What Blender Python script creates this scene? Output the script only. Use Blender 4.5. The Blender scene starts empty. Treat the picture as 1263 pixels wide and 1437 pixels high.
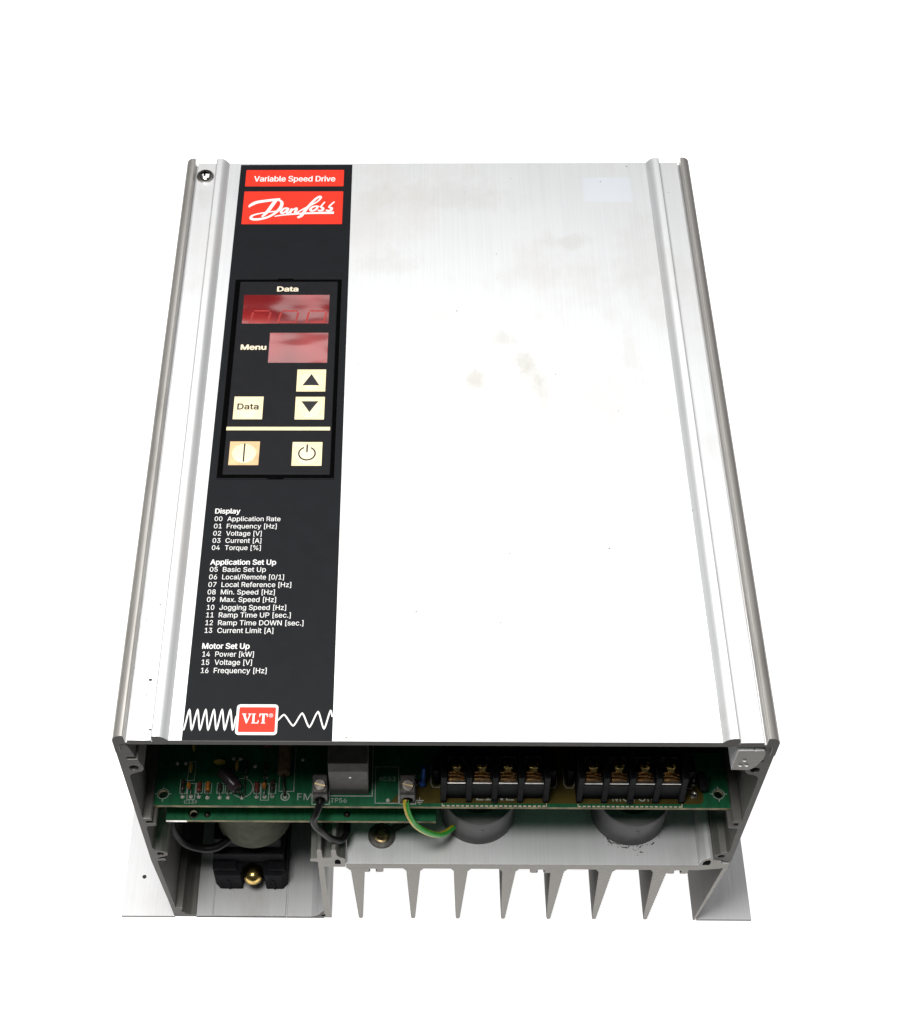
import bpy, bmesh, math, random
from mathutils import Matrix, Vector

random.seed(7)
S = 0.001                       # everything below is written in millimetres
scene = bpy.context.scene
COL = scene.collection

# ------------------------------------------------------------------ camera
cam_data = bpy.data.cameras.new("camera")
cam_data.sensor_width = 36.0
cam_data.sensor_fit = 'AUTO'
cam_data.lens = 54.02
cam_data.shift_x = 0.06425
cam_data.shift_y = 0.01634
cam_data.clip_start = 0.02
cam_data.clip_end = 50.0
cam = bpy.data.objects.new("camera", cam_data)
COL.objects.link(cam)
R = Matrix(((0.99984984, -0.00206491, 0.01720571),
            (0.01183211, 0.80676078, -0.59075972),
            (-0.01266103, 0.59087459, 0.80666406)))
cam.matrix_world = Matrix.Translation((-0.01287, -0.27542, 0.68240)) @ R.to_4x4()
scene.camera = cam

# ------------------------------------------------------------------ world (dim grey studio room)
world = bpy.data.worlds.new("World")
scene.world = world
world.use_nodes = True
bg = world.node_tree.nodes["Background"]
bg.inputs[0].default_value = (0.96, 0.98, 1.0, 1)
bg.inputs[1].default_value = 0.06


# ------------------------------------------------------------------ lamps (two softboxes)
def softbox(name, loc, target, sx, sy, energy, color):
    d = bpy.data.lights.new(name, 'AREA')
    d.shape = 'RECTANGLE'
    d.size, d.size_y, d.energy, d.color = sx, sy, energy, color
    o = bpy.data.objects.new(name, d)
    COL.objects.link(o)
    o.location = loc
    o.rotation_euler = (Vector(target) - Vector(loc)).to_track_quat('-Z', 'Y').to_euler()
    return o


softbox("softbox_overhead", (-0.03, 0.70, 1.30), (0.0, 0.50, 0.17), 1.0, 1.08, 8.2, (1.0, 0.99, 0.98))
softbox("softbox_front", (-0.16, -0.05, 0.86), (-0.03, -0.02, 0.15), 0.34, 0.24, 7.0, (1.0, 0.985, 0.96))

scene.view_settings.view_transform = 'Standard'
scene.view_settings.look = 'None'
scene.view_settings.exposure = 0.0
scene.view_settings.gamma = 1.0
scene.view_settings.use_curve_mapping = False
scene.cycles.max_bounces = 10
scene.cycles.caustics_reflective = False


# ------------------------------------------------------------------ materials
def new_mat(name):
    m = bpy.data.materials.new(name)
    m.use_nodes = True
    nt = m.node_tree
    return m, nt, nt.nodes["Principled BSDF"]


def N(nt, typ, **kw):
    n = nt.nodes.new(typ)
    for k, v in kw.items():
        setattr(n, k, v)
    return n


def coords(nt, scale=(1, 1, 1), loc=(0, 0, 0)):
    tc = N(nt, 'ShaderNodeTexCoord')
    mp = N(nt, 'ShaderNodeMapping')
    mp.inputs['Scale'].default_value = scale
    mp.inputs['Location'].default_value = loc
    nt.links.new(tc.outputs['Object'], mp.inputs[0])
    return mp.outputs[0]


def noise(nt, vec, scale, detail=3, rough=0.5):
    n = N(nt, 'ShaderNodeTexNoise')
    n.inputs['Scale'].default_value = scale
    n.inputs['Detail'].default_value = detail
    n.inputs['Roughness'].default_value = rough
    nt.links.new(vec, n.inputs['Vector'])
    return n.outputs['Fac']


def ramp(nt, fac, p0, p1, v0=0.0, v1=1.0):
    r = N(nt, 'ShaderNodeMapRange')
    r.interpolation_type = 'SMOOTHSTEP'
    for i, v in ((1, p0), (2, p1), (3, v0), (4, v1)):
        r.inputs[i].default_value = v
    nt.links.new(fac, r.inputs[0])
    return r.outputs[0]


def mixc(nt, fac, a, b):
    m = N(nt, 'ShaderNodeMix', data_type='RGBA')
    for i, v in ((6, a), (7, b)):
        if isinstance(v, tuple):
            m.inputs[i].default_value = (*v[:3], 1)
        else:
            nt.links.new(v, m.inputs[i])
    if isinstance(fac, float):
        m.inputs[0].default_value = fac
    else:
        nt.links.new(fac, m.inputs[0])
    return m.outputs[2]


def bump(nt, bsdf, fac, strength, dist=0.0002):
    b = N(nt, 'ShaderNodeBump')
    b.inputs['Strength'].default_value = strength
    b.inputs['Distance'].default_value = dist
    nt.links.new(fac, b.inputs['Height'])
    nt.links.new(b.outputs[0], bsdf.inputs['Normal'])


def plain(name, col, rough=0.5, metal=0.0, var=0.12, scale=400, spec=0.5, bmp=0.0, coat=0.0):
    m, nt, b = new_mat(name)
    v = coords(nt)
    n = noise(nt, v, scale)
    dark = tuple(c * (1 - var * 2) for c in col)
    lite = tuple(min(1, c * (1 + var)) for c in col)
    nt.links.new(mixc(nt, ramp(nt, n, 0.3, 0.7), dark, lite), b.inputs['Base Color'])
    b.inputs['Metallic'].default_value = metal
    b.inputs['Roughness'].default_value = rough
    b.inputs['Specular IOR Level'].default_value = spec
    b.inputs['Coat Weight'].default_value = coat
    b.inputs['Coat Roughness'].default_value = 0.08
    if bmp:
        bump(nt, b, n, bmp)
    return m


def aluminium(name, col, rough, metal, dirt=0.25, dirtcol=(0.42, 0.40, 0.36), stretch=True, bmp=0.12):
    m, nt, b = new_mat(name)
    v = coords(nt)
    lines = noise(nt, coords(nt, (2600, 25, 2600) if stretch else (260, 900, 2400)), 1.0, 3)
    blot = noise(nt, coords(nt, (28, 16, 28)), 1.0, 5, 0.62)
    spots = noise(nt, v, 900, 2)
    c = mixc(nt, ramp(nt, lines, 0.3, 0.7), tuple(x * (0.93 if stretch else 0.72) for x in col), col)
    d = N(nt, 'ShaderNodeMath', operation='MULTIPLY')
    nt.links.new(ramp(nt, blot, 0.48, 0.74), d.inputs[0])
    d.inputs[1].default_value = dirt
    c = mixc(nt, d.outputs[0], c, dirtcol)
    c = mixc(nt, ramp(nt, spots, 0.76, 0.80, 0, 0.5), c, (0.16, 0.15, 0.13))
    nt.links.new(c, b.inputs['Base Color'])
    b.inputs['Metallic'].default_value = metal
    r = ramp(nt, lines, 0.2, 0.8, rough - 0.05, rough + 0.07)
    nt.links.new(r, b.inputs['Roughness'])
    bump(nt, b, lines, bmp, 0.00008)
    return m


def cover_material():
    m, nt, b = new_mat("satin_aluminium_cover")
    v = coords(nt)
    lines = noise(nt, coords(nt, (2200, 14, 2200)), 1.0, 2)
    fine = noise(nt, coords(nt, (150, 110, 150)), 1.0, 5, 0.7)
    cloud = noise(nt, coords(nt, (24, 15, 24), (0.3, 0.13, 0)), 1.0, 5, 0.6)
    col = mixc(nt, ramp(nt, lines, 0.3, 0.7), (0.745, 0.76, 0.775), (0.79, 0.80, 0.815))

    def blob(x, y, rx, ry, amount, edge=0.45):
        """soft edged smudge, broken up by noise, centre and radii in mm"""
        mp = N(nt, 'ShaderNodeMapping')
        mp.vector_type = 'POINT'
        mp.inputs['Location'].default_value = (-x / rx, -y / ry, 0)
        mp.inputs['Scale'].default_value = (1000 / rx, 1000 / ry, 0)
        tc = N(nt, 'ShaderNodeTexCoord')
        nt.links.new(tc.outputs['Object'], mp.inputs[0])
        ln = N(nt, 'ShaderNodeVectorMath', operation='LENGTH')
        nt.links.new(mp.outputs[0], ln.inputs[0])
        ad = N(nt, 'ShaderNodeMath', operation='MULTIPLY_ADD')
        nt.links.new(fine, ad.inputs[0])
        ad.inputs[1].default_value = 2.3
        nt.links.new(ln.outputs['Value'], ad.inputs[2])
        return ramp(nt, ad.outputs[0], 1.35, 2.2, amount, 0.0)

    c2 = mixc(nt, ramp(nt, cloud, 0.46, 0.72, 0, 0.5), col, (0.64, 0.625, 0.60))
    for x, y, rx, ry, a in ((15, 181, 6, 6.5, 1.0), (18, 178, 6, 8, 0.7), (38, 191, 6, 8, 1.0), (41, 184, 7, 10, 0.8), (45, 173, 5.5, 15, 0.9), (28, 206, 9, 8, 0.7),
                            (98, 10, 12, 12, 0.6), (86, 5, 14, 6, 0.5), (63, 268, 16, 6, 0.5), (86, 200, 5, 24, 0.3),
                            (-25, 254, 20, 12, 0.35), (-30, 300, 12, 14, 0.35), (8, 300, 34, 14, 0.35), (96, 262, 14, 40, 0.25),
                            (100, 160, 4, 16, 0.4), (-114, 300, 5, 10, 0.35), (-114, 34, 5, 18, 0.35), (-101, 60, 2, 14, 0.4)):
        c2 = mixc(nt, blob(x, y, rx, ry, a * 0.50), c2, (0.52, 0.505, 0.44))
    # clean rectangle where a sticker used to be
    sx = N(nt, 'ShaderNodeSeparateXYZ')
    nt.links.new(v, sx.inputs[0])
    ax = ramp(nt, sx.outputs[0], 0.0705, 0.0725)
    bx_ = ramp(nt, sx.outputs[0], 0.0940, 0.0960, 1, 0)
    ay = ramp(nt, sx.outputs[1], 0.2950, 0.2975)
    by_ = ramp(nt, sx.outputs[1], 0.3130, 0.3150, 1, 0)
    cur = ax
    for t in (bx_, ay, by_):
        mu = N(nt, 'ShaderNodeMath', operation='MULTIPLY')
        nt.links.new(cur, mu.inputs[0])
        nt.links.new(t, mu.inputs[1])
        cur = mu.outputs[0]
    c2 = mixc(nt, cur, c2, (0.79, 0.825, 0.87))
    specks = noise(nt, v, 420, 1)
    c2 = mixc(nt, ramp(nt, specks, 0.80, 0.815), c2, (0.05, 0.045, 0.04))
    nt.links.new(c2, b.inputs['Base Color'])
    b.inputs['Metallic'].default_value = 0.55
    nt.links.new(ramp(nt, cloud, 0.3, 0.8, 0.34, 0.46), b.inputs['Roughness'])
    bump(nt, b, lines, 0.06, 0.00006)
    return m


MT = {}
MT['cover'] = cover_material()
MT['alu'] = aluminium("extruded_aluminium", (0.235, 0.228, 0.215), 0.42, 0.65, 0.4, (0.14, 0.13, 0.115))
MT['alu_light'] = aluminium("satin_aluminium_plate", (0.72, 0.725, 0.74), 0.45, 0.25, 0.35)
MT['alu_rim'] = aluminium("shaded_worn_rail", (0.60, 0.58, 0.55), 0.36, 0.7, 0.55, (0.36, 0.34, 0.31))  # nicked rail metal, its colour also lowered to stand for shade
MT['alu_shade'] = aluminium("shade_toned_side", (0.085, 0.079, 0.071), 0.55, 0.3, 0.4, (0.05, 0.045, 0.04))  # shade between the fins and on outer sides, put into the colour
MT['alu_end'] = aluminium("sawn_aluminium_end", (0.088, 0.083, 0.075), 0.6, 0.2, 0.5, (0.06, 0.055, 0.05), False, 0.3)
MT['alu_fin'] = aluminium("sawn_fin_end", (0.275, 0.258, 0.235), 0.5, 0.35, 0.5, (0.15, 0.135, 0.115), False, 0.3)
MT['label'] = plain("charcoal_label_film", (0.0098, 0.0107, 0.0130), 0.5, 0, 0.04, 160, 0.10)
MT['keypad'] = plain("charcoal_keypad_film", (0.0115, 0.012, 0.0138), 0.45, 0, 0.04, 200, 0.10)
MT['gap'] = plain("black_gap", (0.0015, 0.0015, 0.0015), 0.8, 0, 0.2, 600, 0.02)
MT['red'] = plain("red_print", (0.80, 0.036, 0.017), 0.5, 0, 0.03, 300, 0.2)
MT['white'] = plain("white_print", (0.82, 0.82, 0.81), 0.5, 0, 0.03, 500, 0.3)
MT['cream'] = plain("cream_key_print", (0.90, 0.755, 0.47), 0.45, 0, 0.05, 130, 0.35)
MT['cream_dome'] = plain("worn_cream_key_print", (0.92, 0.80, 0.53), 0.40, 0, 0.05, 120, 0.4)
MT['cream_brown'] = plain("browned_cream_key_print", (0.74, 0.49, 0.26), 0.45, 0, 0.10, 150, 0.35)
MT['cream_text'] = plain("cream_print", (0.83, 0.72, 0.55), 0.5, 0, 0.03, 300, 0.3)
MT['black'] = plain("black_plastic", (0.010, 0.0105, 0.0125), 0.7, 0, 0.15, 300, 0.10, 0.1)
MT['black_print'] = plain("black_print", (0.018, 0.018, 0.022), 0.5, 0, 0.05, 300, 0.3)
MT['grey_plastic'] = plain("grey_plastic", (0.15, 0.142, 0.133), 0.6, 0, 0.06, 300, 0.15)
MT['core'] = plain("grey_moulded_core", (0.125, 0.125, 0.127), 0.42, 0, 0.07, 90, 0.3, 0.15)
MT['capgrey'] = plain("grey_green_can", (0.085, 0.092, 0.066), 0.7, 0, 0.08, 250, 0.08)
MT['silver'] = plain("tinned_metal", (0.62, 0.60, 0.56), 0.3, 1.0, 0.12, 700)
MT['solder'] = plain("bright_solder", (0.80, 0.78, 0.70), 0.25, 0.35, 0.1, 700)
MT['brass'] = plain("yellow_passivated_brass", (0.62, 0.44, 0.15), 0.22, 1.0, 0.2, 500)
MT['copper'] = plain("copper_strand", (0.80, 0.46, 0.18), 0.25, 1.0, 0.2, 900)
MT['darkmetal'] = plain("dull_steel", (0.11, 0.10, 0.09), 0.4, 1.0, 0.2, 500)
MT['terminal'] = plain("dull_terminal_metal", (0.115, 0.108, 0.10), 0.5, 0.35, 0.15, 500, 0.2)
MT['oldbrass'] = plain("tarnished_brass", (0.26, 0.20, 0.10), 0.35, 1.0, 0.25, 500)
MT['chrome'] = plain("bright_screw_steel", (0.62, 0.60, 0.57), 0.16, 1.0, 0.1, 400)
MT['silk'] = plain("white_silkscreen", (0.52, 0.56, 0.52), 0.6, 0, 0.08, 700, 0.3)
MT['edge'] = plain("fibreglass_board_edge", (0.26, 0.21, 0.10), 0.6, 0, 0.25, 220, 0.3)
MT['gold'] = plain("olive_lacquered_copper", (0.105, 0.078, 0.014), 0.35, 0.15, 0.15, 160, 0.5)
MT['wire_black'] = plain("black_wire_sleeve", (0.009, 0.0088, 0.0088), 0.4, 0, 0.1, 300, 0.16)
MT['wire_green'] = plain("green_wire_sleeve", (0.045, 0.42, 0.05), 0.32, 0, 0.06, 300, 0.5)
MT['wire_yellow'] = plain("yellow_wire_stripe", (0.62, 0.44, 0.03), 0.32, 0, 0.06, 300, 0.5)
MT['orange'] = plain("orange_lacquer", (0.62, 0.22, 0.025), 0.3, 0, 0.12, 300, 0.5)
MT['yellow'] = plain("ochre_lacquer", (0.62, 0.42, 0.06), 0.35, 0, 0.12, 300, 0.5)
MT['res_red'] = plain("dark_red_lacquer", (0.22, 0.05, 0.03), 0.3, 0, 0.15, 600, 0.5)
MT['res_dark'] = plain("dark_glass_body", (0.05, 0.04, 0.035), 0.25, 0, 0.15, 600, 0.5)
MT['sleeve'] = plain("aubergine_sleeve", (0.060, 0.040, 0.050), 0.28, 0, 0.1, 300, 0.6)
MT['tube'] = plain("tan_ceramic_tube", (0.26, 0.18, 0.10), 0.5, 0, 0.1, 300, 0.4)
MT['blue'] = plain("blue_lacquer", (0.02, 0.10, 0.42), 0.3, 0, 0.1, 300, 0.5)
MT['soot'] = plain("sooty_smear", (0.06, 0.05, 0.045), 0.7, 0, 0.3, 900, 0.2)


def board_material():
    m, nt, b = new_mat("green_solder_mask")
    v = coords(nt)
    n = noise(nt, v, 60, 3)
    tr = noise(nt, coords(nt, (700, 160, 700)), 1.0, 1)
    c = mixc(nt, ramp(nt, n, 0.3, 0.7), (0.010, 0.125, 0.050), (0.016, 0.165, 0.070))
    c = mixc(nt, ramp(nt, tr, 0.53, 0.56, 0, 0.5), c, (0.008, 0.09, 0.035))
    nt.links.new(c, b.inputs['Base Color'])
    b.inputs['Roughness'].default_value = 0.36
    return m


MT['board'] = board_material()


def display_material():
    m, nt, b = new_mat("red_filter_window")
    v = coords(nt)
    n = noise(nt, coords(nt, (45, 60, 45), (0.9, 0.37, 0)), 1.0, 1, 0.3)
    nt.links.new(mixc(nt, ramp(nt, n, 0.3, 0.7), (0.16, 0.006, 0.008), (0.30, 0.014, 0.014)), b.inputs['Base Color'])
    b.inputs['Roughness'].default_value = 0.10
    b.inputs['Specular IOR Level'].default_value = 0.9
    b.inputs['Coat Weight'].default_value = 0.6
    b.inputs['Coat Roughness'].default_value = 0.05
    bump(nt, b, n, 0.5, 0.0022)
    return m


MT['window'] = display_material()
MT['segment'] = plain("red_segment", (0.34, 0.016, 0.012), 0.2, 0, 0.1, 300, 0.5)


# ------------------------------------------------------------------ mesh helpers (mm in, metres out)
def link(o, parent=None, label=None):
    COL.objects.link(o)
    if parent is not None:
        o.parent = parent
    if label:
        o["label"] = label
    return o


def from_bm(name, bm, mats, parent=None, smooth=False, bevel=0.0, seg=2, label=None):
    bmesh.ops.recalc_face_normals(bm, faces=bm.faces)
    me = bpy.data.meshes.new(name)
    for v in bm.verts:
        v.co *= S
    bm.to_mesh(me)
    bm.free()
    for mm in (mats if isinstance(mats, (list, tuple)) else [mats]):
        me.materials.append(MT[mm])
    if smooth:
        for p in me.polygons:
            p.use_smooth = True
    o = bpy.data.objects.new(name, me)
    link(o, parent, label)
    if bevel:
        md = o.modifiers.new("edge", 'BEVEL')
        md.width = bevel * S
        md.segments = seg
        md.limit_method = 'ANGLE'
        md.angle_limit = math.radians(32)
        md.harden_normals = False
    return o


def add_box(bm, x0, x1, y0, y1, z0, z1, mi=0):
    vs = [bm.verts.new((x, y, z)) for z in (z0, z1) for y in (y0, y1) for x in (x0, x1)]
    for f in ((0, 2, 3, 1), (4, 5, 7, 6), (0, 1, 5, 4), (2, 6, 7, 3), (0, 4, 6, 2), (1, 3, 7, 5)):
        bm.faces.new([vs[i] for i in f]).material_index = mi


def box(name, x0, x1, y0, y1, z0, z1, mat, parent=None, bevel=0.2, label=None):
    bm = bmesh.new()
    add_box(bm, x0, x1, y0, y1, z0, z1)
    return from_bm(name, bm, mat, parent, bevel=bevel, label=label)


def add_prism(bm, loops, a, b, axis='y', mi=0, cap_mi=None):
    """outline(s) in 2D extruded from a to b along an axis. first loop = outline, the rest = holes"""
    def P(u, v, t):
        return {'y': (u, t, v), 'x': (t, u, v), 'z': (u, v, t)}[axis]
    rings = []
    edges = []
    for lp in loops:
        va = [bm.verts.new(P(u, v, a)) for u, v in lp]
        vb = [bm.verts.new(P(u, v, b)) for u, v in lp]
        n = len(lp)
        rings.append((va, vb))
        for i in range(n):
            j = (i + 1) % n
            bm.faces.new((va[i], va[j], vb[j], vb[i])).material_index = mi
    cm = mi if cap_mi is None else cap_mi
    if len(loops) == 1:
        bm.faces.new(rings[0][0]).material_index = cm
        bm.faces.new(list(reversed(rings[0][1]))).material_index = mi
    else:
        for k in (0, 1):
            es = []
            for r in rings:
                n = len(r[k])
                for i in range(n):
                    es.append(bm.edges.get((r[k][i], r[k][(i + 1) % n])))
            g = bmesh.ops.triangle_fill(bm, use_beauty=True, use_dissolve=False, edges=es)
            for f in g['geom']:
                if isinstance(f, bmesh.types.BMFace):
                    f.material_index = cm if k == 0 else mi


def prism(name, loops, a, b, mats, parent=None, axis='y', bevel=0.0, cap_mi=None, label=None, seg=2):
    bm = bmesh.new()
    if loops and isinstance(loops[0][0], (int, float)):
        loops = [loops]
    add_prism(bm, loops, a, b, axis, 0, cap_mi)
    return from_bm(name, bm, mats, parent, bevel=bevel, label=label, seg=seg)


def circle(cx, cy, r, n=20, a0=0.0, ry=None):
    ry = r if ry is None else ry
    return [(cx + r * math.cos(a0 + 2 * math.pi * i / n), cy + ry * math.sin(a0 + 2 * math.pi * i / n)) for i in range(n)]


def add_lathe(bm, prof, c, n=32, mi=0, axis=None):
    """profile of (radius, height) turned about the vertical through c (or about a given axis)"""
    M = Matrix.Identity(3)
    if axis is not None:
        M = Vector((0, 0, 1)).rotation_difference(Vector(axis).normalized()).to_matrix()
    rings = []
    for r, h in prof:
        if r < 1e-6:
            rings.append([bm.verts.new(Vector(c) + M @ Vector((0, 0, h)))])
        else:
            rings.append([bm.verts.new(Vector(c) + M @ Vector((r * math.cos(2 * math.pi * i / n), r * math.sin(2 * math.pi * i / n), h))) for i in range(n)])
    for A, B in zip(rings, rings[1:]):
        for i in range(n):
            j = (i + 1) % n
            if len(A) == 1 and len(B) == 1:
                continue
            if len(A) == 1:
                f = bm.faces.new((A[0], B[i], B[j]))
            elif len(B) == 1:
                f = bm.faces.new((A[i], A[j], B[0]))
            else:
                f = bm.faces.new((A[i], A[j], B[j], B[i]))
            f.material_index = mi


def smooth_by_angle(o, deg=40):
    me = o.data
    for p in me.polygons:
        p.use_smooth = True
    bm = bmesh.new()
    bm.from_mesh(me)
    for e in bm.edges:
        if len(e.link_faces) == 2 and e.calc_face_angle(0) > math.radians(deg):
            e.smooth = False
    bm.to_mesh(me)
    bm.free()
    return o


def lathe(name, prof, c, mat, parent=None, n=32, axis=None, label=None):
    bm = bmesh.new()
    add_lathe(bm, prof, c, n, 0, axis)
    return smooth_by_angle(from_bm(name, bm, mat, parent, label=label))


def catmull(pts, k=8):
    P = [Vector(p) for p in pts]
    P = [P[0] * 2 - P[1]] + P + [P[-1] * 2 - P[-2]]
    out = []
    for i in range(1, len(P) - 2):
        for j in range(k):
            t = j / k
            a, b, c, d = P[i - 1], P[i], P[i + 1], P[i + 2]
            out.append(0.5 * ((2 * b) + (c - a) * t + (2 * a - 5 * b + 4 * c - d) * t * t + (3 * b - a - 3 * c + d) * t ** 3))
    out.append(P[-2])
    return out


def add_tube(bm, pts, r, n=12, stripe=None, k=8, smooth_path=True):
    path = catmull(pts, k) if smooth_path else [Vector(p) for p in pts]
    up = Vector((0, 0, 1))
    rings = []
    for i, p in enumerate(path):
        t = (path[min(i + 1, len(path) - 1)] - path[max(i - 1, 0)]).normalized()
        if abs(t.dot(up)) > 0.99:
            up = Vector((1, 0, 0))
        s = t.cross(up).normalized()
        u = s.cross(t).normalized()
        up = u
        rings.append([bm.verts.new(p + s * (r * math.cos(2 * math.pi * j / n)) + u * (r * math.sin(2 * math.pi * j / n))) for j in range(n)])
    for A, B in zip(rings, rings[1:]):
        for j in range(n):
            f = bm.faces.new((A[j], A[(j + 1) % n], B[(j + 1) % n], B[j]))
            if stripe and j in stripe:
                f.material_index = 1
    bm.faces.new(rings[0])
    bm.faces.new(list(reversed(rings[-1])))


def tube(name, pts, r, mats, parent=None, n=12, stripe=None, label=None, smooth_path=True):
    bm = bmesh.new()
    add_tube(bm, pts, r, n, stripe, 8, smooth_path)
    return smooth_by_angle(from_bm(name, bm, mats, parent, label=label), 60)


def add_ribbon(bm, pts, z0, z1, closed=False, k=8, curve=True):
    """flat printed stroke: points (x, y, width) on a horizontal plane, given a thin body"""
    if curve:
        path = catmull([Vector((x, y, w)) for x, y, w in pts], k)
    else:
        path = [Vector(p) for p in pts]
    L, Rr = [], []
    for i, p in enumerate(path):
        a = path[max(i - 1, 0)]
        b = path[min(i + 1, len(path) - 1)]
        t = Vector((b.x - a.x, b.y - a.y))
        if t.length < 1e-6:
            t = Vector((1, 0))
        t.normalize()
        nrm = Vector((-t.y, t.x)) * (max(p.z, 0.05) / 2)
        L.append((p.x + nrm.x, p.y + nrm.y))
        Rr.append((p.x - nrm.x, p.y - nrm.y))
    vt = [[bm.verts.new((x, y, z + 0.0006 * i)) for i, (x, y) in enumerate(side)] for side in (L, Rr) for z in (z1, z0)]
    lt, lb, rt_, rb = vt
    for i in range(len(path) - 1):
        bm.faces.new((lt[i], rt_[i], rt_[i + 1], lt[i + 1]))
        bm.faces.new((lt[i], lt[i + 1], lb[i + 1], lb[i]))
        bm.faces.new((rt_[i], rb[i], rb[i + 1], rt_[i + 1]))
    for i in (0, len(path) - 1):
        bm.faces.new((lt[i], lb[i], rb[i], rt_[i]))


def ribbon(name, strokes, z0, z1, mat, parent, curve=True, k=8):
    bm = bmesh.new()
    for s in strokes:
        add_ribbon(bm, s, z0, z1, curve=curve, k=k)
    return from_bm(name, bm, mat, parent)


def fill_outlines(me):
    """fill letter outlines contour by contour, so that overlapping contours of one letter stay solid"""
    nxt = {}
    for e in me.edges:
        nxt.setdefault(e.vertices[0], []).append(e.vertices[1])
        nxt.setdefault(e.vertices[1], []).append(e.vertices[0])
    seen, loops = set(), []
    for v in me.vertices:
        if v.index in seen or v.index not in nxt:
            continue
        lp, cur, prev = [], v.index, None
        while cur not in seen:
            seen.add(cur)
            lp.append(cur)
            cand = [w for w in nxt[cur] if w != prev and w not in seen]
            if not cand:
                break
            # keep the stored direction of the outline on the first step
            prev, cur = cur, (min(cand) if len(lp) == 1 else cand[0])
        if len(lp) > 2:
            loops.append([me.vertices[q].co.to_2d() for q in lp])

    def area(lp):
        return 0.5 * sum(a.x * b.y - b.x * a.y for a, b in zip(lp, lp[1:] + lp[:1]))

    def inside(p, lp):
        c = False
        for a, b in zip(lp, lp[1:] + lp[:1]):
            if (a.y > p.y) != (b.y > p.y) and p.x < (b.x - a.x) * (p.y - a.y) / (b.y - a.y) + a.x:
                c = not c
        return c
    ars = [area(lp) for lp in loops]
    sgn = 1 if ars[max(range(len(ars)), key=lambda q: abs(ars[q]))] > 0 else -1
    outer = [q for q in range(len(loops)) if ars[q] * sgn > 0]
    hole = [q for q in range(len(loops)) if ars[q] * sgn <= 0]
    bm = bmesh.new()
    for k, q in enumerate(outer):
        rings = [loops[q]] + [loops[h] for h in hole if abs(ars[h]) < abs(ars[q]) and all(inside(p, loops[q]) for p in loops[h])]
        es = []
        for r in rings:
            vs = [bm.verts.new((p.x, p.y, 0.000008 * (k % 2))) for p in r]
            es += [bm.edges.new((a, b)) for a, b in zip(vs, vs[1:] + vs[:1])]
        bmesh.ops.triangle_fill(bm, use_beauty=True, use_dissolve=False, edges=es)
    for f in bm.faces:
        f.normal_update()
        if f.normal.z < 0:
            f.normal_flip()
    out = bpy.data.meshes.new("lettering")
    bm.to_mesh(out)
    bm.free()
    return out


_CAP = None
try:                                    # the sans serif that ships with Blender; its built-in font otherwise
    SANS = bpy.data.fonts.load(bpy.utils.system_resource('DATAFILES', path="fonts") + "/Inter.woff2")
except Exception:
    SANS = None


def lettering(text, x, y, width, cap, z, mat, parent, fat=0.0, name="lettering", depth=0.03):
    """a printed line of text: left end x, baseline y, total width and capital height in mm"""
    global _CAP

    def mesh_of(s, off):
        cu = bpy.data.curves.new("lettering_source", 'FONT')
        cu.body = s
        if SANS:
            cu.font = SANS
        cu.size = 1.0
        cu.offset = 0.0 if SANS else off
        cu.resolution_u = 4
        plain_fill = '6' in s            # this figure is one looped outline: the built-in fill suits it
        cu.fill_mode = 'FRONT' if plain_fill else 'NONE'
        ob = bpy.data.objects.new("lettering_source", cu)
        COL.objects.link(ob)
        dg = bpy.context.evaluated_depsgraph_get()
        dg.update()
        me = bpy.data.meshes.new_from_object(ob.evaluated_get(dg))
        bpy.data.objects.remove(ob)
        bpy.data.curves.remove(cu)
        if plain_fill:
            return me
        filled = fill_outlines(me)
        bpy.data.meshes.remove(me)
        return filled
    if _CAP is None:
        h = mesh_of("H", 0)
        _CAP = max(v.co.y for v in h.vertices)
        bpy.data.meshes.remove(h)
    me = mesh_of(text, 0.0)
    xs = [v.co.x for v in me.vertices]
    x0, x1 = min(xs), max(xs)
    fx = width / (x1 - x0)
    fy = cap / _CAP
    for v in me.vertices:
        v.co = Vector((x + (v.co.x - x0) * fx, y + v.co.y * fy, z + depth + v.co.z * 1000)) * S
    if fat:                                   # heavier stroke: the same outlines printed again, a hair to the side
        src = me
        bm = bmesh.new()
        for k, (ax, ay) in enumerate(((0, 0), (fat, 0), (-fat, 0), (0, fat * 0.7), (0, -fat * 0.7))):
            n0 = len(bm.verts)
            bm.from_mesh(src)
            bm.verts.ensure_lookup_table()
            for v in bm.verts[n0:]:
                v.co += Vector((ax, ay, 0.02 * k)) * S
        me = bpy.data.meshes.new(name)
        bm.to_mesh(me)
        bm.free()
        bpy.data.meshes.remove(src)
    me.materials.clear()
    me.materials.append(MT[mat])
    me.name = name
    o = bpy.data.objects.new(name, me)
    link(o, parent)
    return o


def copy_part(o, parent, dx=0, dy=0, dz=0):
    c = o.copy()
    COL.objects.link(c)
    c.parent = parent
    c.location = o.location + Vector((dx, dy, dz)) * S
    return c


# ================================================================== added glowing slab that keeps the ground blank white
bm = bmesh.new()
add_box(bm, -430, 430, -140, 920, -40, -0.3)
m, nt, b_ = new_mat("glowing_white_backdrop")
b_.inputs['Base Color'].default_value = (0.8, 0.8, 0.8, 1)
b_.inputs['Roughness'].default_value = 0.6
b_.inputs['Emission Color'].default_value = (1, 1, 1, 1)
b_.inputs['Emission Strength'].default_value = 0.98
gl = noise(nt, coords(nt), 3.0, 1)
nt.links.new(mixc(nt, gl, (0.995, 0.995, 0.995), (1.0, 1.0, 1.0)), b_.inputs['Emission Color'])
MT['glow_slab'] = m
glow_slab = from_bm("added_glow_slab", bm, 'glow_slab')
glow_slab["kind"] = "structure"
glow_slab["label"] = "plain white glowing surface added under the drive as a blank backdrop"

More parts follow.
